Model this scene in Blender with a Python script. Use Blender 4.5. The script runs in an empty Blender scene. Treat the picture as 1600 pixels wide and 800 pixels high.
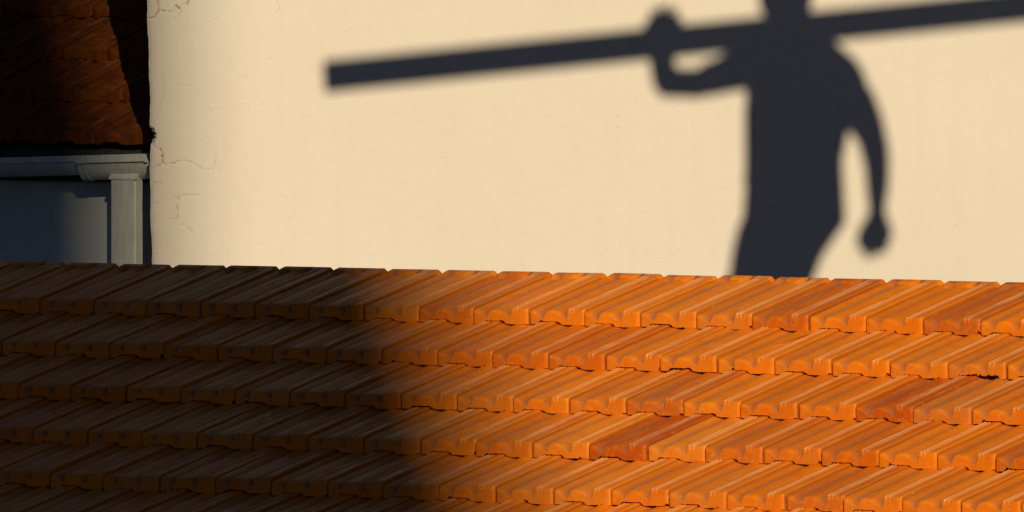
import bpy, bmesh, math, random
import numpy as np
from mathutils import Vector, Matrix
random.seed(7); rng = np.random.default_rng(7)
R = math.radians
S = bpy.context.scene
C = S.collection

# ------------------------------------------------------------------ camera, sun, sky, exposure
CAM_Z, PITCH, FPX = 7.5, R(1.51), 27248.0            # focal length in pixels of a 1600 px wide frame
cam_d = bpy.data.cameras.new('camera'); cam = bpy.data.objects.new('camera', cam_d); C.objects.link(cam)
cam.location = (0, 0, CAM_Z); cam.rotation_euler = (math.pi/2 - PITCH, 0, 0)
cam_d.sensor_width = 36; cam_d.lens = FPX/1600*36; cam_d.clip_start = 0.5; cam_d.clip_end = 2000
S.camera = cam

SUN_AZ, SUN_EL = R(6.0), R(24.0)                     # to the right of straight behind the camera, and up
to_sun = Vector((math.sin(SUN_AZ)*math.cos(SUN_EL), -math.cos(SUN_AZ)*math.cos(SUN_EL), math.sin(SUN_EL)))
sd = bpy.data.lights.new('sun', 'SUN'); sun = bpy.data.objects.new('sun', sd); C.objects.link(sun)
sd.energy = 5.0; sd.angle = R(0.5); sd.color = (1.0, 0.94, 0.67)
sun.rotation_euler = (-to_sun).to_track_quat('-Z', 'Y').to_euler(); sun.location = (8, -40, 40)

W = bpy.data.worlds.new('World'); S.world = W; W.use_nodes = True
wn = W.node_tree.nodes; wl = W.node_tree.links
bg = wn['Background']; bg.inputs[1].default_value = 0.05
sky = wn.new('ShaderNodeTexSky'); sky.sky_type = 'NISHITA'; sky.sun_disc = False
sky.air_density = .5; sky.dust_density = 0.0; sky.ozone_density = 3.2
sky.sun_elevation = SUN_EL; sky.sun_rotation = math.atan2(to_sun.x, to_sun.y)
wl.new(sky.outputs[0], bg.inputs[0])

S.view_settings.view_transform = 'Standard'; S.view_settings.look = 'None'
S.view_settings.exposure = -0.44; S.view_settings.gamma = 1.0; S.view_settings.use_curve_mapping = False

# ------------------------------------------------------------------ helpers
def empty(name, loc, label=None, cat=None, group=None):
    o = bpy.data.objects.new(name, None); C.objects.link(o); o.location = loc
    o.empty_display_size = 0.3
    if label: o['label'] = label; o['category'] = cat
    if group: o['group'] = group
    return o

def wloc(o):
    p = Vector(o.location)
    while o.parent: o = o.parent; p += Vector(o.location)
    return p

def put(name, mesh, parent=None, mat=None, world=None):
    """link a mesh whose vertices are in world space (or placed by the world matrix) under a parent"""
    o = bpy.data.objects.new(name, mesh); C.objects.link(o)
    if mat is not None and not mesh.materials: mesh.materials.append(mat)
    if world is not None: o.matrix_basis = world
    if parent is not None:
        o.parent = parent
        if parent.type == 'EMPTY': o.matrix_parent_inverse = Matrix.Translation(-Vector(parent.location))
    return o

def mesh_of(name, verts, faces, smooth=False):
    m = bpy.data.meshes.new(name); m.from_pydata([tuple(v) for v in verts], [], faces); m.update()
    if smooth: m.polygons.foreach_set('use_smooth', [True]*len(m.polygons))
    return m

def bm_mesh(name, bm, smooth=False):
    bmesh.ops.recalc_face_normals(bm, faces=bm.faces)
    m = bpy.data.meshes.new(name); bm.to_mesh(m); bm.free()
    if smooth: m.polygons.foreach_set('use_smooth', [True]*len(m.polygons))
    return m

def add_box(bm, lo, hi, bev=0):
    r = bmesh.ops.create_cube(bm, size=1.0)
    lo, hi = Vector(lo), Vector(hi)
    for v in r['verts']: v.co = (lo+hi)/2 + Vector([v.co[k]*(hi-lo)[k] for k in range(3)])
    if bev:
        es = list({e for v in r['verts'] for e in v.link_edges})
        bmesh.ops.bevel(bm, geom=es, offset=bev, segments=2, affect='EDGES')

def add_prism(bm, pts, z0, z1):
    b = [bm.verts.new((x, y, z0)) for x, y in pts]; t = [bm.verts.new((x, y, z1)) for x, y in pts]
    n = len(pts)
    bm.faces.new(b[::-1]); bm.faces.new(t)
    for k in range(n): bm.faces.new((b[k], b[(k+1) % n], t[(k+1) % n], t[k]))

class NT:
    def __init__(s, name):
        s.m = bpy.data.materials.new(name); s.m.use_nodes = True
        s.n = s.m.node_tree.nodes; s.l = s.m.node_tree.links; s.b = s.n['Principled BSDF']
    def new(s, t, **k):
        x = s.n.new(t)
        for a, v in k.items(): setattr(x, a, v)
        return x
    def link(s, a, b): s.l.new(a, b)
    def noise(s, vec, scale, detail=4, rough=.55, dist=0):
        x = s.new('ShaderNodeTexNoise'); x.inputs['Scale'].default_value = scale
        x.inputs['Detail'].default_value = detail; x.inputs['Roughness'].default_value = rough
        x.inputs['Distortion'].default_value = dist
        if vec is not None: s.link(vec, x.inputs['Vector'])
        return x.outputs['Fac']
    def ramp(s, fac, stops):
        x = s.new('ShaderNodeValToRGB'); e = x.color_ramp.elements
        while len(e) < len(stops): e.new(.5)
        for q, (p, c) in zip(e, stops):
            q.position = p; q.color = (c, c, c, 1) if isinstance(c, (int, float)) else (*c, 1)
        s.link(fac, x.inputs[0]); return x.outputs[0]
    def mix(s, fac, a, b, kind='MIX'):
        x = s.new('ShaderNodeMix', data_type='RGBA', blend_type=kind)
        for sock, v in ((x.inputs[0], fac), (x.inputs[6], a), (x.inputs[7], b)):
            if isinstance(v, bpy.types.NodeSocket): s.link(v, sock)
            elif isinstance(v, (int, float)): sock.default_value = v
            else: sock.default_value = (*v, 1)
        return x.outputs[2]
    def math(s, op, a, b=0.0):
        x = s.new('ShaderNodeMath', operation=op)
        for sock, v in zip(x.inputs, (a, b)):
            if isinstance(v, bpy.types.NodeSocket): s.link(v, sock)
            else: sock.default_value = v
        return x.outputs[0]
    def bump(s, h, strength, dist, prev=None):
        x = s.new('ShaderNodeBump'); x.inputs['Strength'].default_value = strength
        x.inputs['Distance'].default_value = dist; s.link(h, x.inputs['Height'])
        if prev is not None: s.link(prev, x.inputs['Normal'])
        return x.outputs[0]
    def done(s, col, rough, nrm=None, spec=.5):
        if isinstance(col, bpy.types.NodeSocket): s.link(col, s.b.inputs['Base Color'])
        else: s.b.inputs['Base Color'].default_value = (*col, 1)
        if isinstance(rough, bpy.types.NodeSocket): s.link(rough, s.b.inputs['Roughness'])
        else: s.b.inputs['Roughness'].default_value = rough
        s.b.inputs['Specular IOR Level'].default_value = spec
        if nrm is not None: s.link(nrm, s.b.inputs['Normal'])
        return s.m

# ------------------------------------------------------------------ materials
def mat_tile(name, old=False):
    t = NT(name)
    tc = t.new('ShaderNodeTexCoord').outputs['Object']
    oi = t.new('ShaderNodeObjectInfo')
    off = t.new('ShaderNodeVectorMath', operation='MULTIPLY_ADD')       # each tile gets its own piece of the noise
    cx = t.new('ShaderNodeCombineXYZ')
    for k, f in enumerate((37.0, 91.0, 53.0)): t.link(t.math('MULTIPLY', oi.outputs['Random'], f), cx.inputs[k])
    t.link(tc, off.inputs[0]); off.inputs[1].default_value = (1, 1, 1); t.link(cx.outputs[0], off.inputs[2])
    vec = off.outputs[0]
    st = t.new('ShaderNodeMapping'); st.inputs['Scale'].default_value = (1, .16, 1); t.link(vec, st.inputs[0])
    streak = t.noise(st.outputs[0], 55, 5, .6)
    blot = t.noise(vec, 16, 4, .6, .4)
    fine = t.noise(vec, 260, 4, .65)
    spot = t.noise(vec, 95, 2, .5)
    at = t.new('ShaderNodeAttribute', attribute_name='dirt_shade').outputs['Fac']  # trough and groove tone: dirt plus shade of the relief, in the colour
    # object colour: red channel = how burnt the clay is, green = how dirty
    sep = t.new('ShaderNodeSeparateColor'); t.link(oi.outputs['Color'], sep.inputs[0])
    burnt = sep.outputs[0]; dirty = sep.outputs[1]
    base = t.mix(burnt, (.95, .222, .004), (.52, .070, .003))
    base = t.mix(t.math('MULTIPLY', sep.outputs[2], .6), base, (.86, .29, .04))
    base = t.mix(t.math('MULTIPLY', t.ramp(blot, [(.40, 0.0), (.68, 1.0)]), .40), base, (.70, .118, .003))
    base = t.mix(t.math('MULTIPLY', t.ramp(streak, [(.45, 0.0), (.72, 1.0)]), .38), base, (.94, .275, .018))
    dm = t.math('MULTIPLY', t.math('MULTIPLY', at, t.ramp(streak, [(.25, .6), (.6, 1.0)])), t.math('ADD', t.math('MULTIPLY', dirty, .35), .65))
    base = t.mix(dm, base, (.31, .110, .055))
    shine = t.new('ShaderNodeAttribute', attribute_name='rib_shine').outputs['Fac']  # highlight along the rib tops, painted as a paler colour
    base = t.mix(t.math('MULTIPLY', shine, t.ramp(streak, [(.3, .2), (.6, .9)])), base, (.98, .68, .36))
    gap_shade = t.new('ShaderNodeAttribute', attribute_name='gap_shade').outputs['Fac']  # darkness inside joints and crack, put into the colour
    base = t.mix(gap_shade, base, (.035, .014, .008))
    lich = t.math('MULTIPLY', t.ramp(spot, [(.66, 0.0), (.71, 1.0)]), .5)
    base = t.mix(lich, base, (.62, .40, .22))
    dark = t.math('MULTIPLY', t.ramp(t.noise(vec, 140, 2, .5), [(.70, 0.0), (.74, 1.0)]), .6)
    base = t.mix(dark, base, (.10, .03, .015))
    base = t.mix(t.math('MULTIPLY', t.ramp(t.noise(vec, 420, 3, .7), [(.35, 1.0), (.62, 0.0)]), .30), base, (.40, .095, .012))
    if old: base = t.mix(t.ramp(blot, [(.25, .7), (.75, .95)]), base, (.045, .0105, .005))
    n = t.bump(streak, .35, .0012); n = t.bump(fine, .35, .0006, n)
    return t.done(base, t.ramp(streak, [(.3, .50), (.7, .36)]) if not old else .8, n, .1 if not old else .03)

def mat_render():
    t = NT('cream_render')
    tc = t.new('ShaderNodeTexCoord').outputs['Object']
    big = t.noise(tc, 1.3, 4, .55); mid = t.noise(tc, 9, 5, .6)
    st = t.new('ShaderNodeMapping'); st.inputs['Scale'].default_value = (1, 1, .12); t.link(tc, st.inputs[0])
    run = t.noise(st.outputs[0], 14, 4, .6)
    c = t.mix(t.ramp(big, [(.3, 0.0), (.7, 1.0)]), (.800, .655, .550), (.770, .622, .518))
    c = t.mix(t.math('MULTIPLY', t.ramp(run, [(.5, 0.0), (.75, 1.0)]), .18), c, (.70, .535, .41))
    c = t.mix(t.math('MULTIPLY', t.ramp(mid, [(.5, 0.0), (.75, 1.0)]), .14), c, (.84, .69, .59))
    at = t.new('ShaderNodeAttribute', attribute_name='crack').outputs['Fac']
    edge_tone = t.new('ShaderNodeAttribute', attribute_name='edge_tone').outputs['Fac']  # browner towards the left corner of the wall
    c = t.mix(t.math('MULTIPLY', edge_tone, t.ramp(t.noise(tc, 22, 5, .65), [(.3, .25), (.7, .8)])), c, (.60, .44, .33))
    c = t.mix(at, c, (.20, .12, .06))
    n = t.bump(t.noise(tc, 26, 5, .6), .36, .005)
    n = t.bump(t.noise(st.outputs[0], 45, 4, .6), .25, .002, n)
    n = t.bump(t.noise(tc, 170, 4, .65), .42, .0013, n)
    pim = t.ramp(t.noise(tc, 48, 1, .4), [(.735, 0.0), (.78, 1.0)])
    n = t.bump(pim, .5, .0022, n)
    return t.done(c, .8, n, .25)

def mat_simple(name, col, rough=.6, var=.12, scale=20, spec=.4, bump=.0006):
    t = NT(name); tc = t.new('ShaderNodeTexCoord').outputs['Object']
    f = t.ramp(t.noise(tc, scale, 5, .6), [(.3, 0.0), (.7, 1.0)])
    d = tuple(x*(1-var*2.2) for x in col)
    n = t.bump(t.noise(tc, scale*9, 3, .6), .3, bump)
    return t.done(t.mix(f, col, d), rough, n, spec)

M_TILE = mat_tile('terracotta'); M_OLD = mat_tile('old_terracotta', True)
M_RENDER = mat_render()
M_WHITE = mat_simple('white_render', (.60, .55, .50), .85, .05, 8, .2, .001)
def mat_plastic():
    t = NT('weathered_plastic'); tc = t.new('ShaderNodeTexCoord').outputs['Object']
    st = t.new('ShaderNodeMapping'); st.inputs['Scale'].default_value = (1, 1, .18); t.link(tc, st.inputs[0])
    a = t.ramp(t.noise(st.outputs[0], 60, 5, .65), [(.38, 0.0), (.72, 1.0)])
    b = t.ramp(t.noise(tc, 14, 4, .6), [(.4, 0.0), (.7, 1.0)])
    c = t.mix(t.math('MULTIPLY', a, .5), (.64, .60, .52), (.36, .32, .22)); c = t.mix(t.math('MULTIPLY', b, .3), c, (.46, .43, .31))
    return t.done(c, .45, t.bump(a, .2, .0006), .4)
M_PVC = mat_plastic()
M_WOOD = mat_simple('rough_timber', (.38, .24, .12), .7, .2, 12)
M_CONC = mat_simple('concrete', (.36, .34, .31), .85, .12, 3)
M_GREY = mat_simple('grey_render', (.40, .38, .35), .85, .08, 2)
M_EARTH = mat_simple('paved_earth', (.060, .056, .050), .9, .2, .7, .2, .01)
M_DECK = mat_simple('roof_boards', (.05, .035, .028), .8, .2, 6)
M_SKIN = mat_simple('skin', (.42, .24, .16), .5, .06, 25)
M_SHIRT = mat_simple('work_shirt', (.20, .23, .30), .9, .1, 30)
M_TROUS = mat_simple('work_trousers', (.10, .11, .14), .9, .1, 30)
M_BOOT = mat_simple('boot_leather', (.10, .06, .04), .6, .1, 30)
M_HAIR = mat_simple('dark_hair', (.03, .022, .018), .7, .2, 60)
M_GLASS = mat_simple('window_glass', (.05, .06, .07), .1, .05, 2, .6, .0)

# ------------------------------------------------------------------ ground
bm = bmesh.new()
bmesh.ops.create_grid(bm, x_segments=60, y_segments=60, size=900)
ground = put('ground', bm_mesh('ground', bm), None, M_EARTH); ground['kind'] = 'structure'

# ------------------------------------------------------------------ roof tile meshes
TW, TG, TL, TAU = .200, .321, .400, R(7.0)           # cover width, gauge, length, tilt of a tile on the roof plane
U_T = [(0, 9), (.03, 9), (.08, 7), (.14, 4), (.20, 1), (.235, -.8), (.252, .2), (.268, 5), (.285, 8.2), (.31, 10), (.35, 10.8), (.40, 10.6),
       (.45, 9), (.51, 6.4), (.57, 3.6), (.63, .6), (.66, -.9), (.676, .4), (.692, 12), (.704, 15.5), (.722, 16.2), (.738, 15),
       (.748, 10), (.762, 10), (.772, 15.5), (.788, 16.4), (.803, 15.4), (.813, 11.2), (.828, 11.2), (.842, 15.4), (.88, 16.2),
       (.93, 16.2), (.965, 15.8), (.984, 14.6), (.994, 12.5)]
UU = np.array([a for a, b in U_T]); TT = np.array([b for a, b in U_T])*.001
def T_of(u): return np.interp(np.mod(u, 1.0), UU, TT)
def trough(u):
    return np.where(u < .69, np.clip((8.5-np.interp(u, UU, TT)*1000)/9.2, 0, 1), 0)

def tile_mesh(name, seed, broken=False, cracked=False):
    r = np.random.default_rng(seed)
    extra = [.007, .37, .43, .58, .90, .015] + ([.255, .266, .284, .296] if cracked else []) + ([.3, .35, .42, .48, .52, .56, .6, .64, .86, .91] if broken else [])
    us = np.unique(np.round(np.concatenate([UU, extra]), 4)); n = len(us)
    ph = r.uniform(0, 6.28, 6)
    wob = (np.sin(us*9+ph[0])*.0006 + np.sin(us*23+ph[1])*.0004)
    Tb = np.interp(us, UU, TT) + wob
    tr = trough(us)
    rows = []                                          # (v, h) for every u
    edge = np.clip((us-.962)/.032, 0, 1)**2*.0055 + np.clip((.02-us)/.02, 0, 1)*.002
    lip = r.normal(0, .0008, n)
    low = T_of(us+.5)
    low = np.where((us > .195) & (us < .515), .0170, np.maximum(low*.6+.002, .0080))
    Bt = low - TG*math.sin(TAU) + .0012 + np.abs(r.normal(0, .0006, n))
    if broken:
        k = np.clip((us-.36)/.50, 0, 1)
        Bt = np.where((us > .34) & (us < .90), np.maximum(Bt, Bt + .003 + .0075*k + r.normal(0, .0012, n)), Bt)
        Bt = np.minimum(Bt, Tb-.012)
    cc = np.zeros(n)
    for _ in range(r.integers(1, 4)):                 # small chips along the lower edge and the nose
        c = r.choice([r.uniform(.03, .97), .97, .56]); Bt = np.minimum(Bt + r.uniform(.002, .006)*np.exp(-((us-c)/r.uniform(.012, .03))**2), Tb-.014)
        c = r.uniform(.3, .98); cc += r.uniform(.0008, .0026)*np.exp(-((us-c)/r.uniform(.008, .02))**2)
    rows.append((.20*Bt + edge, Bt))                                              # foot of the butt
    drop = .0062*tr + cc
    for z in (.0120, .0068): rows.append((.20*(Tb-z-drop) + edge, Tb-z-drop))       # butt face, then its top edge
    rows.append((.20*(Tb-.0044-drop) + .0010 + edge, Tb-.0044-drop))
    rows.append((.0040+edge, Tb-.0016-drop*.86))
    rows.append((.0092+edge+.002*tr, Tb-.0003-drop*.55))
    rows.append((.016+.006*tr, Tb-drop*.2))
    rows.append((.034+0*us, Tb+0*us))
    for v in (.10, .18, .26, .345):
        rows.append((v+0*us, Tb + np.sin(us*14+v*31+ph[2])*.0005))
    rim = np.interp(us, [0, .012, .075, .92, .985, 1], [.000, .003, .0165, .0165, .005, .001])
    slot = np.where((us > .565) & (us < .605), .004, rim)
    prot = np.minimum(np.maximum(Tb, rim), np.interp(us, [0, .012, .075, .92, .985, 1], [.000, .003, .02, .02, .005, .001]))
    rows.append((.366+.004*np.sin(us*20+ph[3]), Tb))
    rows.append((.374+0*us, np.where((us > .565) & (us < .605), np.maximum(Tb, .004), prot*.96)))
    rows.append((.386+0*us, np.where((us > .565) & (us < .605), np.maximum(Tb, .006), prot)))
    rows.append((.397+0*us, prot))
    rows.append((.400+0*us, prot-.003))
    rows.append((.400+0*us, -.010+0*us))
    rows.append((.05+0*us, -.010+0*us))
    rows.append((.016+0*us, np.minimum(-.010, Bt+.002)))
    if cracked:
        for q in range(1, 9):
            v, h = rows[q]; h = h.copy()
            j = np.where((us >= .266) & (us <= .285))[0]; h[j] -= .024; rows[q] = (v, h)
        j = np.where((us >= .266) & (us <= .285))[0]
        for q in range(0, 6):
            v, h = rows[q]; v = v.copy(); v[j] += .020; rows[q] = (v, h)
    V = []; F = []; D = []
    for q, (v, h) in enumerate(rows):
        for a in range(n):
            shift = 0
            if cracked and .25 < us[a] < .30: shift = (v[a]*.9 if v[a] > 0 else 0)*.25
            V.append(((us[a]*.988+.0015)*TW + shift, v[a], h[a]))
            front = 1.0 if q >= 4 else (.8 if q == 3 else .12)
            D.append(float(np.clip((tr[a]-.22)/.62, 0, 1)*front))
    groove = np.clip(sum(np.exp(-((us-c)/.009)**2) for c in (.683, .755, .8205)), 0, 1)*.9  # dark lines beside the ribs, their shade deepened by colour
    joint = .35*np.clip((us-.988)/.005, 0, 1)
    D = [max(D[q*n+a], (groove[a] if 4 <= q < 14 else 0), joint[a]) for q in range(len(rows)) for a in range(n)]
    m = len(rows)
    for q in range(m):
        p = (q+1) % m
        for a in range(n-1): F.append((q*n+a, q*n+a+1, p*n+a+1, p*n+a))
    F.append(tuple(q*n for q in range(m))); F.append(tuple(q*n+n-1 for q in reversed(range(m))))
    F = [f[::1] for f in F]
    me = mesh_of(name, V, F)
    bm = bmesh.new(); bm.from_mesh(me); bmesh.ops.recalc_face_normals(bm, faces=bm.faces); bm.to_mesh(me); bm.free()
    me.polygons.foreach_set('use_smooth', [True]*len(me.polygons))
    at = me.attributes.new('dirt_shade', 'FLOAT', 'POINT'); at.data.foreach_set('value', D)
    ridge_w = sum(np.exp(-((us-c)/.009)**2) for c in (.722, .788)) + .5*np.exp(-((us-.845)/.006)**2)  # pale lines on the rib tops stand in for their sheen
    shine_rows = np.concatenate([ridge_w*(1.0 if 4 <= q < 17 else 0) for q in range(len(rows))])
    gs = np.zeros((len(rows), n)); gs[:, 0] = 1.0; gs[:8, us == .007] = .45; gs[:, us > .9935] = .3; gs[12:, :] = 0  # joint edges coloured dark, as the shade of a deep gap
    if cracked: gs[0:8, (us >= .2655) & (us <= .2855)] = 1.0  # crack walls painted dark for the shade of a deep slot
    me.attributes.new('gap_shade', 'FLOAT', 'POINT').data.foreach_set('value', gs.ravel())
    me.attributes.new('rib_shine', 'FLOAT', 'POINT').data.foreach_set('value', np.clip(shine_rows, 0, 1))
    # keep the creases of ribs and butt crisp
    bm = bmesh.new(); bm.from_mesh(me)
    for e in bm.edges:
        if len(e.link_faces) == 2 and e.calc_face_angle(0) > R(34): e.smooth = False
    bm.to_mesh(me); bm.free()
    return me

TILES = [tile_mesh('roof_tile', 10+k) for k in range(12)]
for m in TILES: m.materials.append(M_TILE)
T_BROKEN = tile_mesh('broken_roof_tile', 50, broken=True); T_BROKEN.materials.append(M_TILE)
T_CRACKED = tile_mesh('cracked_roof_tile', 51, cracked=True); T_CRACKED.materials.append(M_TILE)
TILES_OLD = []
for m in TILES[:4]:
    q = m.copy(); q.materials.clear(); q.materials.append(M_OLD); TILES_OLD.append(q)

TH = R(37.23)
EAX = Vector((math.cos(TH), -math.sin(TH), 0))
def roof_frame(alpha):
    d = Vector((-math.cos(alpha)*math.sin(TH), -math.cos(alpha)*math.cos(TH), -math.sin(alpha)))
    n = EAX.cross(-d).normalized()
    vt = -d*math.cos(TAU) - n*math.sin(TAU); nt = n*math.cos(TAU) - d*math.sin(TAU)
    return d, n, vt, nt
def mat4(x, y, z, o):
    return Matrix(((x[0], y[0], z[0], o[0]), (x[1], y[1], z[1], o[1]), (x[2], y[2], z[2], o[2]), (0, 0, 0, 1)))

# ------------------------------------------------------------------ the near house with its orange roof
AL = R(20.58); dn, nn, vt, nt = roof_frame(AL)
u0, v0 = 914.79, 509.39
ray = Vector(((u0-800)/FPX, math.cos(PITCH)+(400-v0)/FPX*math.sin(PITCH), -math.sin(PITCH)+(400-v0)/FPX*math.cos(PITCH)))
P0 = Vector((0, 0, CAM_Z)) + ray*50.0
O0 = P0 + nt*(TG*math.sin(TAU) - .0090)              # P0 is the foot of a joint, where a tile meets the one below
house = empty('house', (P0.x, P0.y, 0), 'house in front whose orange clay tile roof fills the lower half of the picture', 'house')

I0, I1, NR = -16, 18, 8
UPN = Vector((math.sin(TH), math.cos(TH), 0))
ridge = O0 + vt*TL - Vector((0, 0, .03))
def on(i, j, dz): return O0 + EAX*(i*TW) + dn*(j*TG) + nn*dz
A = on(I0-.3, 0, -.060) - dn*(TG*.2+.35-.3); B = on(I1+1.3, 0, -.060) - dn*(TG*.2+.05)
ra = on(I0-.3, 0, -.062) - dn*.385; rb = on(I1+1.3, 0, -.062) - dn*.385
ea = on(I0-.3, 11.6, -.062); eb = on(I1+1.3, 11.6, -.062)
back = UPN*1.6 - Vector((0, 0, 1.6*math.tan(AL)))
th = Vector((0, 0, -.12))
vs = [ea, eb, rb, ra, ra+back, rb+back]; vs = vs + [v+th for v in vs]
fs = [(0, 1, 2, 3), (3, 2, 5, 4), (6, 9, 8, 7), (9, 10, 11, 8), (0, 6, 7, 1), (4, 5, 11, 10), (0, 3, 9, 6), (3, 4, 10, 9), (1, 7, 8, 2), (2, 8, 11, 5)]
roof = put('roof', mesh_of('roof', vs, fs), house, M_DECK)

burnt = {(0, 3): .75, (0, 6): .95, (1, -1): .5, (1, 0): .6, (1, 7): .45, (2, 3): .95, (2, 7): .95, (2, 8): 1.0, (3, 3): 1.0, (3, 5): .6,
         (3, 7): .55, (3, 10): .85, (4, 8): .7, (4, 3): .35, (1, 4): .2, (0, -3): .5, (3, 1): .35, (2, 0): .3, (4, 5): .2, (5, 9): .4}
proto = {}
for j in range(NR):
    for i in range(I0, I1+1):
        me = TILES[rng.integers(len(TILES))]
        if (j, i) == (1, 7): me = T_BROKEN
        if (j, i) == (1, 3): me = T_CRACKED
        o = O0 + EAX*((i + .5*(j % 2))*TW + rng.normal(0, .0009)) + dn*(j*TG + rng.normal(0, .0030)) + nt*abs(rng.normal(0, .0013))
        if (j, i) == (1, 2): o += dn*.004 + nt*.005
        mw = mat4(EAX, vt, nt, o) @ Matrix.Rotation(rng.normal(0, .0042), 4, 'Z') @ Matrix.Rotation(rng.normal(0, .003), 4, 'Y')
        if me.name not in proto:
            t = put('roof_tile', me, roof, None, mw); proto[me.name] = t
        else:
            t = proto[me.name].copy(); C.objects.link(t); t.matrix_basis = mw; t.name = 'roof_tile'
        b = burnt.get((j, i)); b = b if b is not None else float(np.clip(rng.normal(.10, .16), 0, .5))
        t.color = (b, float(rng.uniform(.1, 1)), float(rng.uniform(0, 1)**3), 1)
        if me is T_BROKEN: t['label'] = 'orange roof tile with its lower right corner broken off'
        if me is T_CRACKED: t['label'] = 'orange roof tile with a dark crack down its left side'
# the rows below the frame, joined
bm = bmesh.new()
for j in range(NR, 12):
    for i in range(I0, I1+1):
        k = len(bm.verts); bm.from_mesh(TILES[(i*3+j) % 12])
        bm.verts.ensure_lookup_table()
        mw = mat4(EAX, vt, nt, O0 + EAX*((i+.5*(j % 2))*TW) + dn*(j*TG))
        bmesh.ops.transform(bm, matrix=mw, verts=bm.verts[k:])
me = bpy.data.meshes.new('eave_tiles'); bm.to_mesh(me); bm.free(); me.materials.append(M_TILE)
lt = put('eave_tiles', me, roof); lt['kind'] = 'stuff'; lt.color = (.1, .5, 0, 1)
# walls under the roof
def flat(v): return (v.x, v.y)
w1 = [ea + UPN*.35 + EAX*.3, eb + UPN*.35 - EAX*.3, rb + UPN*1.35 - EAX*.3, ra + UPN*1.35 + EAX*.3]
bm = bmesh.new(); zt = ea.z - .10
add_prism(bm, [flat(v) for v in w1], -.2, zt)
for s, q in ((ra + EAX*.3, 0), (rb - EAX*.3, 0)):                                # gable ends, closed just under the boards
    pass
put('wall', bm_mesh('wall', bm), house, M_GREY)
bm = bmesh.new()
for base, sg in ((EAX*.3, 1), (EAX*-.3, -1)):
    e0, r0 = (ea, ra) if sg == 1 else (eb, rb)
    p = [e0+base+UPN*.36, r0+base, r0+base+UPN*1.34]
    tops = [p[0]+Vector((0, 0, .36*math.tan(AL)-.135)), p[1]+Vector((0, 0, -.135)), p[2]-Vector((0, 0, 1.34*math.tan(AL)+.135))]
    bot = [Vector((q.x, q.y, zt+.002)) for q in p]
    a = [bm.verts.new(v) for v in (bot[0], bot[1], bot[2], tops[2], tops[1], tops[0])]
    b = [bm.verts.new(v.co + EAX*(.2*sg)) for v in a]
    bm.faces.new(a); bm.faces.new(b[::-1])
    for k in range(6): bm.faces.new((a[k], b[k], b[(k+1) % 6], a[(k+1) % 6]))
put('gable', bm_mesh('gable', bm), house, M_GREY)

# ------------------------------------------------------------------ the cream rendered building
YW = 60.0
def wall_xz(px, py, y=YW):
    k = (400-py)/FPX
    dirv = (math.cos(PITCH)+k*math.sin(PITCH), -math.sin(PITCH)+k*math.cos(PITCH))
    t = y/dirv[0]
    return (px-800)/FPX*t, CAM_Z + dirv[1]*t
XC = wall_xz(234, 200)[0]
cream = empty('rendered_building', (XC+2, YW+2, 0), 'tall cream rendered building with cracked plaster corner behind the orange roof', 'building')
CR = [  # cracks: points in metres on the wall come from where they are seen; (points, depth mm, half width mm, dirt)
 ([(249,-12),(249.4,11),(250,16),(248,21),(246,25.5),(241,29),(232.5,27.4)], 5, 2.4, .75),
 ([(250,16),(258,17.3),(265,18.8),(270,18.4),(274.5,13.5),(277,11)], 4, 1.9, .6),
 ([(276,10),(280.5,14.3)], 8, 3.2, .9), ([(280.5,14.3),(282.4,18.8),(280,25.5),(275,29.6),(273,27.8)], 3.5, 1.9, .45),
 ([(300,-4),(297,0),(292.5,3.8),(291.4,6.8)], 8, 3.0, .9), ([(291.4,6.8),(293,10)], 4, 2, .5), ([(286,8),(282,13)], 2.5, 1.6, .3),
 ([(235,223),(240,228),(244.7,232.5),(250,233)], 4, 2.0, .6), ([(250,233),(253.7,241.5),(253.4,246)], 8, 3.0, .95), ([(253.4,246),(254.5,256.5),(255,258)], 4.5, 2.2, .7),
 ([(239.5,262),(248.5,258),(256,258),(271,255),(280,252)], 4, 1.8, .5), ([(280,252),(292,251),(304,256),(313,262)], 3, 1.6, .4), ([(313,263),(319,266.5),(333,264),(336,256),(337.5,248)], 3, 1.6, .38),
 ([(271.5,306.5),(279,307.5),(285,305.6),(297,305),(312,305.6)], 3, 1.6, .42), ([(279,307.5),(276.6,326),(277.5,341)], 4.5, 2.0, .62), ([(268.5,342.5),(279,342)], 3, 1.8, .5),
 ([(282,351),(294,356),(302,364)], 2, 1.4, .22), ([(237,286.4),(255,285.5)], 3, 1.5, .4), ([(240,317),(247,319)], 2, 1.5, .25), ([(238,396),(243,398)], 2.5, 1.5, .3),
 ([(255,150),(249,172),(240,195)], 2.6, 1.7, .28), ([(312,40),(333,33),(355,22)], 1.2, 1.4, .10), ([(277,132),(292,134),(310,140)], 1.2, 1.3, .10), ([(320,157),(330,163),(342,172)], 1.2, 1.3, .10),
 ([(254,115),(256,140),(254,152)], 2, 1.5, .2), ([(430,0),(436,14),(432,24)], 2.5, 2.2, .15), ([(318,205),(330,228)], 1.8, 1.3, .14), ([(338,215),(336,248)], 1.6, 1.3, .16),
 ([(1042,150),(1044,172),(1045,190)], 1.5, 1.6, .08), ([(243,60),(241,90),(243,120)], 1.5, 1.5, .15),
]
x0, x1 = XC, wall_xz(560, 200)[0]
zlo, zhi = wall_xz(300, 470)[1], wall_xz(300, -70)[1]
step = .0026
xs = np.arange(x0, x1, step); xs = np.append(xs[:-1], x1); zs = np.linspace(zlo, zhi, int((zhi-zlo)/step)+1)
GX, GZ = np.meshgrid(xs, zs)
dep = np.zeros_like(GX); dirt_shade = np.zeros_like(GX)
jit = np.random.default_rng(3)
wx = .0014*np.sin(GZ*310+2*np.sin(GX*170)) + .0009*np.sin(GZ*900+GX*400)          # roughens the line of every crack
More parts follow.
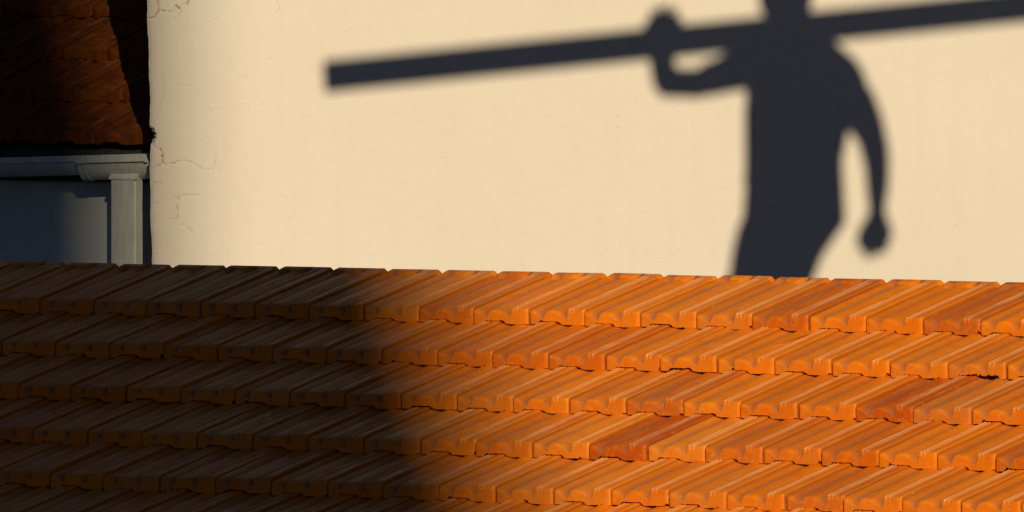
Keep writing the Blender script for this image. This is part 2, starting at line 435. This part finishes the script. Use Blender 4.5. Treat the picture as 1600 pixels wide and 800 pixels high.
wz = .0014*np.sin(GX*290+2*np.sin(GZ*190)) + .0009*np.sin(GX*820-GZ*500)
cvar = np.clip(.55+.35*np.sin(GX*130+GZ*70+3*np.sin(GZ*60))+.3*np.sin(GX*310-GZ*260), .28, 1)
for pts, d, hw, dt in CR:
    q = np.array([wall_xz(*p) for p in pts]); best = np.full(GX.shape, 1e9)
    for a, b in zip(q[:-1], q[1:]):
        ab = b-a; t = np.clip(((GX+wx-a[0])*ab[0]+(GZ+wz-a[1])*ab[1])/(ab@ab), 0, 1)
        best = np.minimum(best, (GX+wx-a[0]-t*ab[0])**2+(GZ+wz-a[1]-t*ab[1])**2)
    dist = np.sqrt(best); hwm = hw*.001
    dep = np.maximum(dep, d*.001*np.exp(-(dist/hwm)**2)); dirt_shade = np.maximum(dirt_shade, min(1, dt*1.12)*cvar*np.exp(-(dist/(hwm*.95))**2))
    dep -= .0008*np.exp(-((dist-.010)/.006)**2)*(d > 4)                            # plaster lifts beside the wide cracks
for _ in range(70):                                                                 # trowel dents and grains
    a, b = jit.uniform(x0+.03, x1-.02), jit.uniform(zlo, zhi); s = jit.uniform(.003, .011)
    dep += jit.normal(0, .0007)*np.exp(-(((GX-a)/s)**2+((GZ-b)/(s*jit.uniform(.8, 2.2)))**2))
fade = np.clip((x1-GX)/.05, 0, 1)*np.clip((zhi-GZ)/.02, 0, 1)*np.clip((GZ-zlo)/.02, 0, 1)
dep *= fade
# the arris: rounded a little, worn and chipped, leaning as it rises
arr = .012*np.exp(-(GX-x0)/.010)*fade**0
xe = .0022*np.sin(GZ*9)+.0012*np.sin(GZ*37+1)+.0004*np.sin(GZ*120)
xlean = (GZ-wall_xz(234, 200)[1])*-.016
zc = wall_xz(233, 212)[1]
chip = np.exp(-((GZ-zc)/.026)**6)
chipx = .011*chip*(1+.35*np.sin(GZ*160))*(1-.2*np.sin(GZ*420))
dirt_shade = np.maximum(dirt_shade, np.clip(1.15-(GX-x0)/.011, 0, 1)*chip*.5)
wf = np.clip(1-(GX-x0)/.10, 0, 1)
PX = GX + wf*(xe+xlean)*(fade > -1) + chipx*np.clip(1-(GX-x0)/.03, 0, 1)
PY = YW + dep + arr + .016*chip*np.clip(1.1-(GX-x0)/.012, 0, 1)
nz, nx = GX.shape
idx = np.arange(nz*nx).reshape(nz, nx)
verts = np.stack([PX, PY, GZ], -1).reshape(-1, 3)
q4 = np.stack([idx[:-1, :-1], idx[:-1, 1:], idx[1:, 1:], idx[1:, :-1]], -1).reshape(-1, 4)
vl = [tuple(v) for v in verts]; fl = [tuple(int(k) for k in f) for f in q4]
def av(x, y, z): vl.append((x, y, z)); return len(vl)-1
# side of the building goes back parallel with the neighbour's roof verge
XR, ZT = 4.2, 11.5
side = Vector((math.sin(TH), math.cos(TH), 0))*9
lf = [int(k) for k in idx[:, 0]]
prev = None; back_col = []
for k in lf: back_col.append(av(vl[k][0]+.03, YW+.05, vl[k][2]))
for a in range(nz-1): fl.append((lf[a+1], lf[a], back_col[a], back_col[a+1]))
far_col = [av(x0+side.x, YW+side.y, zlo), av(x0+side.x, YW+side.y, zhi)]
fl.append((*back_col[::-1], far_col[0], far_col[1]))
# remainder of the front: right strip, below, above
TLf = [int(k) for k in idx[-1, :]]; BLf = [int(k) for k in idx[0, :]]; RT = [int(k) for k in idx[:, -1]]
g0 = av(x0+.012, YW+.006, -.2); g1 = av(XR, YW, -.2); r0 = av(XR, YW, zlo); r1 = av(XR, YW, zhi); t1 = av(XR, YW, ZT); t0 = av(x0-.03, YW+.006, ZT)
fl.append((*RT[::-1], r0, r1)[::1])
fl.append((g0, g1, r0, *BLf[::-1])); fl.append((*TLf, r1, t1, t0))
gb = av(x0+side.x, YW+side.y, -.2); tb = av(x0+side.x, YW+side.y, ZT); gr = av(XR+1, YW+side.y, -.2); trr = av(XR+1, YW+side.y, ZT)
fl.append((g0, BLf[0], back_col[0], far_col[0], gb)); fl.append((TLf[0], t0, tb, far_col[1], back_col[-1]))
fl.append((t0, t1, trr, tb)); fl.append((g1, gr, trr, t1, r1, r0)); fl.append((gb, tb, trr, gr))
me = bpy.data.meshes.new('wall'); me.from_pydata(vl, [], fl); me.update()
sm = [True]*(len(q4)+nz-1) + [False]*(len(fl)-len(q4)-nz+1); me.polygons.foreach_set('use_smooth', sm)
cv = np.zeros(len(vl)); cv[:nz*nx] = np.clip(dirt_shade, 0, 1).ravel()
gv = np.zeros(len(vl)); gv[:nz*nx] = np.clip(np.exp(-(GX-x0)/.11)*.5, 0, 1).ravel()*fade.ravel()
me.attributes.new('crack', 'FLOAT', 'POINT').data.foreach_set('value', cv)
me.attributes.new('edge_tone', 'FLOAT', 'POINT').data.foreach_set('value', gv)
put('wall', me, cream, M_RENDER)
bm = bmesh.new()
add_prism(bm, [(x0-.12, YW-.08), (XR+.1, YW-.08), (XR+1.1, YW+side.y+.1), (x0+side.x-.1, YW+side.y+.1)], ZT+.002, ZT+.14)
put('coping', bm_mesh('coping', bm), cream, M_CONC)

# ------------------------------------------------------------------ the neighbour house at the left, behind the corner
AL2 = R(26.0); d2, n2, vt2, nt2 = roof_frame(AL2)
ex, ez = wall_xz(212, 226, 60.36)
E0 = Vector((ex, 60.36, ez)) + nt2*.03
nb = empty('neighbour_house', (ex-1.5, 62.5, 0), 'shaded house at left with dark old tile roof and white gutter above its wall', 'house')
J0, J1, NR2 = -13, 2, 9
def on2(i, j, dz): return E0 + EAX*(i*TW) - d2*(j*TG) + n2*dz
vs = [on2(J0, 0, -.058), on2(J1+.9, 0, -.058), on2(J1+.9, NR2+.25, -.058), on2(J0, NR2+.25, -.058)]
bk = UPN*3.0 - Vector((0, 0, 3*math.tan(AL2)))
vs += [vs[3]+bk, vs[2]+bk]; vs = vs + [v+Vector((0, 0, -.05)) for v in vs]
roof2 = put('roof', mesh_of('roof', vs, fs), nb, M_DECK)
pr2 = {}
for j in range(NR2):
    for i in range(J0, J1):
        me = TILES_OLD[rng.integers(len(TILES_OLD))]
        o = on2(i+.5*(j % 2)+.12, j, 0) + EAX*rng.normal(0, .0012) + d2*rng.normal(0, .005) + nt2*abs(rng.normal(0, .002))
        mw = mat4(EAX, vt2, nt2, o) @ Matrix.Rotation(rng.normal(0, .006), 4, 'Z') @ Matrix.Rotation(rng.normal(0, .005), 4, 'Y')
        if me.name not in pr2: t = put('roof_tile', me, roof2, None, mw); pr2[me.name] = t
        else: t = pr2[me.name].copy(); C.objects.link(t); t.matrix_basis = mw; t.name = 'roof_tile'
        t.color = (float(rng.uniform(.1, .7)), float(rng.uniform(.3, 1)), 0, 1)
# wall of the neighbour house
wc = Vector((wall_xz(226, 330, 60.43)[0], 60.43, 0))                              # a point on its face, behind the downpipe
zw = E0.z - .04
def foot(i, b): return flat(wc + EAX*i + UPN*b)
bm = bmesh.new(); add_prism(bm, [foot(-2.4, .0), foot(.25, .0), foot(.25, 4.3), foot(-2.4, 4.3)], -.2, zw)
put('wall', bm_mesh('wall', bm), nb, M_WHITE)
bm = bmesh.new()                                                                    # soffit board between wall and eave
a = E0 + Vector((0, 0, -.072))
add_prism(bm, [flat(a+EAX*-2.6+UPN*.03), flat(a+EAX*.55+UPN*.03), flat(a+EAX*.55+UPN*.055), flat(a+EAX*-2.6+UPN*.055)], E0.z-.16, E0.z-.055)
put('fascia', bm_mesh('fascia', bm), nb, M_DECK)
# gutter: half round with a flat rolled front rim, wider outlet piece at its end
gx, gz = wall_xz(231.5, 240, 60.235)
GT = (EAX + Vector((0, 0, .034))).normalized()                                      # falls gently away from us
G0 = Vector((gx, 60.235, gz)) + UPN*.052
def sweep(bm, sec, s0, s1, closed=True, sect2=None, n=2):
    loops = []
    for k in range(n):
        f = k/(n-1); s = s0+(s1-s0)*f
        loops.append([bm.verts.new(G0 + GT*s + UPN*a + Vector((0, 0, b))) for a, b in sec])
    m = len(sec)
    for A_, B_ in zip(loops[:-1], loops[1:]):
        for k in range(m): bm.faces.new((A_[k], A_[(k+1) % m], B_[(k+1) % m], B_[k]))
    bm.faces.new(loops[0]); bm.faces.new(loops[-1][::-1])
def gut_sec(r, rim, out, dp, t=.003):
    o = [(-r-out, 0), (-r-out, -rim), (-r+.002, -rim-.002)]
    for k in range(1, 16):
        a = math.pi*(k/16) ; y, z = -r*math.cos(a), -dp*math.sin(a)
        if z < -rim-.003: o.append((y, z))
    o += [(r, -rim), (r, 0), (r-t, 0)]
    for k in range(15, 0, -1):
        a = math.pi*(k/16); y, z = -(r-t)*math.cos(a), -(dp-t)*math.sin(a)
        if z < -.012: o.append((y, z))
    o += [(-r+t, 0)]
    return o
SL = -(115/454)/math.cos(TH)
bm = bmesh.new(); sweep(bm, gut_sec(.046, .020, .004, .068), -3.0, SL+.03)
gut = put('gutter', bm_mesh('gutter', bm), nb, M_PVC)
bm = bmesh.new(); sweep(bm, gut_sec(.052, .026, .006, .087), SL, -.0121)
put('gutter_outlet', bm_mesh('gutter_outlet', bm), gut, M_PVC)
cap = [(y, z) for y, z in gut_sec(.0535, .027, .0065, .0885) if True]
half = len(cap)//2
cap = [(-.061, .002), (-.061, -.029)] + [(-.0545*math.cos(math.pi*k/24), -.0895*math.sin(math.pi*k/24)) for k in range(3, 24) if not (k < 6 and .0895*math.sin(math.pi*k/24) < .032)] + [(.0545, .002)]
bm = bmesh.new(); lp = []
for sx in (-.012, .0): lp.append([bm.verts.new(G0 + GT*sx + UPN*a + Vector((0, 0, b))) for a, b in cap])
for k in range(len(cap)): bm.faces.new((lp[0][k], lp[0][(k+1) % len(cap)], lp[1][(k+1) % len(cap)], lp[1][k]))
bm.faces.new(lp[0]); fcap = bm.faces.new(lp[1][::-1]); bm.normal_update()
bmesh.ops.recalc_face_normals(bm, faces=bm.faces)
bmesh.ops.inset_region(bm, faces=[fcap], thickness=.008, depth=-.006)
put('end_cap', bm_mesh('end_cap', bm), gut, M_PVC)
for s in (SL+.006, SL+.03):                                                  # moulded bands round the outlet piece
    bm = bmesh.new(); sweep(bm, gut_sec(.0545, .0275, .0068, .0895), s-.005, s+.005)
    put('band', bm_mesh('band', bm), gut, M_PVC)
for s in (-.9, -1.7, -2.5):
    bm = bmesh.new(); sweep(bm, gut_sec(.049, .022, .0065, .071), s-.012, s+.012)
    put('bracket', bm_mesh('bracket', bm), gut, M_PVC)
# downpipe: rectangular, with the funnel that joins the outlet
pl = wall_xz(172, 330, 60.35)[0]; fw = (212-172)/452/math.cos(TH); dw = .046
pz = wall_xz(190, 281, 60.3)[1]
pc = Vector((pl, 60.352, 0))                                                         # left front edge of the pipe
bm = bmesh.new()
def ring(z, e=0., f=0.):
    return [bm.verts.new((*flat(pc + EAX*a + UPN*b), z)) for a, b in ((-e, -f), (fw+e, -f), (fw+e, dw+f), (-e, dw+f))]
rg = [ring(-.1), ring(pz-.001)]
for A_, B_ in zip(rg[:-1], rg[1:]):
    for k in range(4): bm.faces.new((A_[k], A_[(k+1) % 4], B_[(k+1) % 4], B_[k]))
bm.faces.new(rg[0]); bm.faces.new(rg[-1][::-1])
bmesh.ops.bevel(bm, geom=[e for e in bm.edges if abs((e.verts[0].co-e.verts[1].co).z) > 1], offset=.006, segments=3, affect='EDGES')
dp = put('downpipe', bm_mesh('downpipe', bm), nb, M_PVC)
bm = bmesh.new()
rg = [ring(pz+.0005, .003, .003), ring(pz+.006, .003, .003), ring(pz+.014, .006, -.002), ring(pz+.024, .018, -.010)]
for A_, B_ in zip(rg[:-1], rg[1:]):
    for k in range(4): bm.faces.new((A_[k], A_[(k+1) % 4], B_[(k+1) % 4], B_[k]))
bm.faces.new(rg[0]); bm.faces.new(rg[-1][::-1])
bmesh.ops.bevel(bm, geom=[e for e in bm.edges if abs((e.verts[0].co-e.verts[1].co).z) > .01], offset=.005, segments=2, affect='EDGES')
put('outlet_spout', bm_mesh('outlet_spout', bm), dp, M_PVC)

# ------------------------------------------------------------------ the person with the beam, out of frame between sun and wall
LY = 6.2                                              # metres in front of the wall
YP = YW - LY
tz = math.tan(SUN_EL)/math.cos(SUN_AZ); tx = math.tan(SUN_AZ)
def sp(px, py, dy=0.0):
    """where a point must be, dy behind the person's plane, for its shadow to fall where the wall shows it"""
    x, z = wall_xz(px, py); L = LY - dy
    return Vector((x + L*tx, YP + dy, z + L*tz))
MP = YW/FPX                                           # metres per pixel at the wall
foot_z = sp(1215, 745).z
bmp = bmesh.new(); zones = []                          # zones: centre, radius, kind of cloth or skin
def loft(st, kind, seg=20, bend=1.0):
    """st: stations (px, py, half width in px, half depth in m, dy); a closed tapering limb with round ends"""
    C_ = [sp(q[0], q[1], q[4]) for q in st]; rings = []
    n = len(st)
    T_ = []
    for k in range(n):
        T_.append((C_[min(k+1, n-1)] - C_[max(k-1, 0)]).normalized())
    full = [(C_[0]-T_[0]*st[0][2]*MP*.75, T_[0], st[0][2]*MP*.55, st[0][3]*.55)] + [(C_[k], T_[k], st[k][2]*MP, st[k][3]) for k in range(n)] + [(C_[-1]+T_[-1]*st[-1][2]*MP*.75, T_[-1], st[-1][2]*MP*.55, st[-1][3]*.55)]
    for c, t, rx, ry in full:
        side_ = Vector((0, 1, 0)).cross(t)
        side_ = side_.normalized() if side_.length > .2 else Vector((1, 0, 0))
        dep_ = t.cross(side_).normalized()
        rings.append([bmp.verts.new(c + side_*rx*math.cos(6.28318*k/seg) + dep_*ry*math.sin(6.28318*k/seg)) for k in range(seg)])
        zones.append((c, kind))
    for A_, B_ in zip(rings[:-1], rings[1:]):
        for k in range(seg): bmp.faces.new((A_[k], A_[(k+1) % seg], B_[(k+1) % seg], B_[k]))
    bmp.faces.new(rings[0][::-1]); bmp.faces.new(rings[-1])
def LR(y, l, r, d, dy=0): return ((l+r)/2, y, (r-l)/2, d, dy)
loft([LR(395, 1160, 1272, .10), LR(370, 1153, 1292, .125), LR(330, 1161, 1324, .13, .01), LR(290, 1162, 1319, .115), LR(250, 1163, 1317, .112), LR(210, 1162, 1324, .120), LR(180, 1162, 1331, .125), LR(150, 1165, 1334, .122), LR(115, 1160, 1332, .115), LR(88, 1172, 1318, .10), LR(66, 1186, 1296, .085)], 'shirt')
loft([(1240, 78, 46, .075, 0), (1233, 45, 37, .066, 0), (1231, 20, 37, .064, -.01), (1227, -2, 44, .07, -.02)], 'skin')
loft([(1226, 0, 40, .085, -.03), (1228, -28, 40, .092, -.02), (1228, -62, 40, .098, -.01), (1228, -92, 30, .08, 0)], 'skin')
loft([(1222, 98, 42, .08, 0), (1182, 100, 39, .075, 0), (1152, 109, 32, .062, -.01), (1128, 117, 28, .055, -.015), (1104, 125, 24.5, .05, -.02)], 'shirt')
loft([(1115, 125, 23.5, .047, -.02), (1085, 130, 22, .045, -.03), (1048, 129, 22, .045, -.04)], 'skin')
loft([(1043, 132, 22, .044, -.04), (1037, 112, 21, .042, -.045), (1033, 87, 20, .036, -.05), (1033, 62, 19, .028, -.055)], 'skin')
loft([(1278, 92, 36, .08, 0), (1312, 120, 36, .078, 0), (1334, 156, 31, .068, 0), (1352, 190, 28, .058, 0), (1362, 214, 24, .052, -.01)], 'shirt')
loft([(1362, 210, 22, .047, -.01), (1367, 236, 22.5, .046, -.015), (1370.5, 258, 20, .042, -.02), (1371, 292, 18.5, .036, -.025), (1370, 331, 13, .027, -.03)], 'skin')
loft([(1196, 362, 44, .10, 0), (1179, 425, 41, .095, -.03), (1166, 490, 37, .085, -.06), (1156, 555, 30, .066, -.09), (1152, 600, 28, .06, -.10), (1149, 660, 23, .05, -.10), (1147, 718, 17, .04, -.09)], 'trousers')
loft([(1252, 362, 46, .10, .02), (1233, 425, 40, .095, .03), (1214, 490, 36, .085, .05), (1198, 558, 30, .066, .08), (1196, 600, 28, .06, .12), (1200, 655, 23, .05, .17), (1204, 705, 17, .04, .22)], 'trousers')
for ax_, ay_, dya in ((1147, 726, -.09), (1204, 726, .22)):
    q = sp(ax_, ay_, dya); k0 = len(bmp.verts)
    for yy, rr, zz in ((.07, .040, .045), (0, .043, .05), (-.10, .046, .038), (-.17, .036, .030)):
        r_ = bmesh.ops.create_uvsphere(bmp, u_segments=16, v_segments=10, radius=1)
        for v in r_['verts']: v.co = Vector((q.x+v.co.x*rr, q.y+yy+v.co.y*.065, foot_z+zz+v.co.z*zz*.98))
    r_ = bmesh.ops.create_cone(bmp, cap_ends=True, segments=16, radius1=.045, radius2=.050, depth=.14)
    for v in r_['verts']: v.co += Vector((q.x, q.y+.01, foot_z+.10))
    for yy in (.07, 0, -.1, -.17): zones.append((Vector((q.x, q.y+yy, foot_z+.04)), 'boot'))
    zones.append((Vector((q.x, q.y, foot_z+.12)), 'boot'))
# hands: palm, four fingers of different length and a thumb
ang = math.atan2(wall_xz(1600, 10)[1]-wall_xz(512, 120)[1], wall_xz(1600, 10)[0]-wall_xz(512, 120)[0])
bdir = Vector((math.cos(ang), 0, math.sin(ang)))
def finger(chain, r0):
    seg = 10; rings = []
    n = len(chain)
    for k, c in enumerate(chain):
        t = (chain[min(k+1, n-1)]-chain[max(k-1, 0)]).normalized(); s_ = t.orthogonal().normalized(); d_ = t.cross(s_)
        r = r0*(1-.11*k)
        rings.append([bmp.verts.new(c + s_*r*math.cos(6.28318*j/seg) + d_*r*math.sin(6.28318*j/seg)) for j in range(seg)]); zones.append((c, 'skin'))
    for A_, B_ in zip(rings[:-1], rings[1:]):
        for j in range(seg): bmp.faces.new((A_[j], A_[(j+1) % seg], B_[(j+1) % seg], B_[j]))
    bmp.faces.new(rings[0][::-1]); bmp.faces.new(rings[-1])
loft([(1034, 64, 14, .026, -.06), (1034, 52, 27, .022, -.06), (1034, 40, 30, .020, -.055), (1036, 32, 22, .018, -.05)], 'skin')
pa = sp(1036, 38, -.05)
for k, ln in enumerate((.66, .84, .80, .60)):
    o = pa + bdir*(-.042+.0275*k)
    finger([o+Vector((0, -.002, -.01)), o+Vector((0, .010, .034*ln)), o+Vector((0, .040, .052*ln)), o+Vector((0, .072*ln, .044*ln)), o+Vector((0, .092*ln, .020))], .0125)
finger([pa+bdir*.045+Vector((0, -.005, -.03)), pa+bdir*.058+Vector((0, -.002, -.012)), pa+bdir*.063+Vector((0, .002, .012))], .013)
loft([(1371, 331, 13, .026, -.03), (1370, 346, 20, .030, -.03), (1368, 362, 28, .032, -.035), (1369, 376, 24, .028, -.04)], 'skin')
pb = sp(1364, 374, -.045)
for k, ln in enumerate((1.0, .92, .70, .50)):
    o = pb + Vector((-.026+.0235*k, -.004, .0))
    finger([o, o+Vector((.002, -.012, -.034*ln)), o+Vector((.003, -.036, -.046*ln)), o+Vector((.004, -.050, -.026)), o+Vector((.004, -.040, -.006))], .0118)
finger([pb+Vector((-.036, -.008, .040)), pb+Vector((-.046, -.026, .014)), pb+Vector((-.040, -.044, -.010)), pb+Vector((-.024, -.056, -.024))], .0128)
me0 = bpy.data.meshes.new('person'); bmp.normal_update(); bmp.to_mesh(me0); bmp.free()
o0 = bpy.data.objects.new('person', me0); C.objects.link(o0)
rm = o0.modifiers.new('remesh', 'REMESH'); rm.mode = 'VOXEL'; rm.voxel_size = .0065; rm.use_smooth_shade = True
sm_ = o0.modifiers.new('smooth', 'SMOOTH'); sm_.factor = .5; sm_.iterations = 3
me = bpy.data.meshes.new_from_object(o0.evaluated_get(bpy.context.evaluated_depsgraph_get())); bpy.data.objects.remove(o0)
me.name = 'person'; nv = len(me.vertices)
co = np.empty(nv*3); me.vertices.foreach_get('co', co); co = co.reshape(-1, 3)
hc = sp(1228, -45, -.015); q = co - np.array(hc)
face = (q[:, 1] < 0) & (np.linalg.norm(q, axis=1) < .17)
g = lambda x, z, a, b: np.exp(-(((q[:, 0]-x)/a)**2 + ((q[:, 2]-z)/b)**2))
push = -.026*g(0, -.012, .013, .022) - .010*g(0, .034, .045, .012) - .010*g(0, -.085, .03, .018) - .005*g(0, -.052, .024, .007) + .010*(g(-.032, .012, .013, .011)+g(.032, .012, .013, .011)) + .004*g(0, -.057, .024, .003)
co[face, 1] += push[face]
# folds in the shirt and trousers
zc_ = np.array([tuple(c) for c, k in zones]); zk = np.array([{'skin': 0, 'shirt': 1, 'trousers': 2, 'boot': 3}[k] for c, k in zones])
vk = np.empty(nv, int)
for k in range(0, nv, 4000): vk[k:k+4000] = zk[((co[k:k+4000, None, :]-zc_[None])**2).sum(2).argmin(1)]
nr = np.empty(nv*3); me.vertices.foreach_get('normal', nr); nr = nr.reshape(-1, 3)
fold = .0032*np.sin(co[:, 2]*70+9*co[:, 0]+5*np.sin(co[:, 0]*13+co[:, 2]*9)) * np.sin(co[:, 2]*11+co[:, 0]*7)
co += nr*(np.where((vk == 1) | (vk == 2), fold, 0))[:, None]
me.vertices.foreach_set('co', co.ravel())
fi = np.empty(len(me.polygons), int)
lv = np.array([p.vertices[0] for p in me.polygons]); me.polygons.foreach_set('material_index', vk[lv].astype(np.int32))
me.materials.clear()
for m in (M_SKIN, M_SHIRT, M_TROUS, M_BOOT): me.materials.append(m)
pelx = sp(1240, 330).x
base = Vector((pelx, YP, foot_z))
person = put('person', me)
me.transform(Matrix.Translation(-base)); me.update()
person.location = base
person['label'] = 'person with one arm raised to a beam, known from the dark shadow on cream wall'; person['category'] = 'person'
def on_person(name, bm, mat, smooth=True):
    m = bm_mesh(name, bm, smooth)
    for v in m.vertices: v.co -= base
    m.materials.append(mat); o = bpy.data.objects.new(name, m); C.objects.link(o); o.parent = person; return o
bm = bmesh.new(); bmesh.ops.create_icosphere(bm, subdivisions=4, radius=1)
for v in bm.verts:
    n = v.co.copy(); k = 1+.03*math.sin(n.x*19+n.z*7)*math.sin(n.y*17+3)+.02*math.sin(n.z*41+n.x*33)
    v.co = hc + Vector((n.x*.092*k, n.y*.112*k+.016, n.z*.105*k+.028))
bmesh.ops.delete(bm, geom=[v for v in bm.verts if (v.co-hc).y < -.045 and (v.co-hc).z < .07 or (v.co-hc).z < -.05], context='VERTS')
on_person('hair', bm, M_HAIR)
for s in (-1, 1):
    bm = bmesh.new(); bmesh.ops.create_icosphere(bm, subdivisions=3, radius=1)
    for v in bm.verts: n = v.co; v.co = hc + Vector((s*.083+n.x*.010+s*.006*n.y, .004+n.y*.019, -.005+n.z*.032))
    on_person('ear', bm, M_SKIN)
    bm = bmesh.new(); bmesh.ops.create_icosphere(bm, subdivisions=2, radius=.011)
    for v in bm.verts: v.co += hc + Vector((s*.032, -.088, .012))
    on_person('eye', bm, M_HAIR)
# the beam
c0, c1 = sp(507, 120, 0), sp(1600, 9.5, 0); bl = (c1-c0).length*1.26
bm = bmesh.new(); add_box(bm, (0, -.028, -.0455), (bl, .028, .0455), .003)
me = bm_mesh('timber_beam', bm); bx = (c1-c0).normalized(); bz = Vector((0, 1, 0)).cross(bx)*-1
beam = put('timber_beam', me, None, M_WOOD, mat4(bx, Vector((0, 1, 0)), bx.cross(Vector((0, 1, 0))), c0))
beam['label'] = 'long straight timber beam carried on the shoulders, seen as a slanting shadow on cream wall'; beam['category'] = 'beam'
# flat roofed building at the right, out of frame, whose roof slab the person walks on
annex = empty('flat_roofed_building', (4.2, YP+.3, 0), 'flat roofed grey building out of frame to the right of the cream wall', 'building')
bm = bmesh.new(); add_box(bm, (2.75, YP-2.2, -.2), (6.2, YP+.36, foot_z-.162)); put('wall', bm_mesh('wall', bm), annex, M_GREY)
bm = bmesh.new(); add_box(bm, (.35, YP-2.3, foot_z-.16), (6.3, YP+.40, foot_z-.002), .01); put('roof_slab', bm_mesh('roof_slab', bm), annex, M_CONC)

# ------------------------------------------------------------------ tall block behind the camera that shades the left of the roofs
OD = 58.0
ox = -.165 + tx*OD
block = empty('apartment_block', (ox-30, -14, 0), 'tall apartment block behind the camera that shades the left side of the roofs', 'building')
bm = bmesh.new(); add_box(bm, (ox-60, -20, -.2), (ox, 50.2-OD, 60)); put('wall', bm_mesh('wall', bm), block, M_GREY)  # unseen; made this wide and high to cut skylight on the tiles too
bm = bmesh.new(); add_box(bm, (ox-60.2, -20.2, 60.002), (ox-.01, 50.4-OD, 60.4)); put('roof', bm_mesh('roof', bm), block, M_CONC)
bm = bmesh.new(); add_box(bm, (-.6, -.04, -.7), (.6, .04, .7), .01); wm = bm_mesh('window', bm); wm.materials.append(M_GLASS)
for fl_ in range(15):
    for k in range(17):
        w_ = bpy.data.objects.new('window', wm); C.objects.link(w_); w_.parent = block
        w_.matrix_parent_inverse = Matrix.Translation(-Vector(block.location)); w_.location = (ox-2.5-3.2*k, 50.2-OD+.01, 3+3.3*fl_)
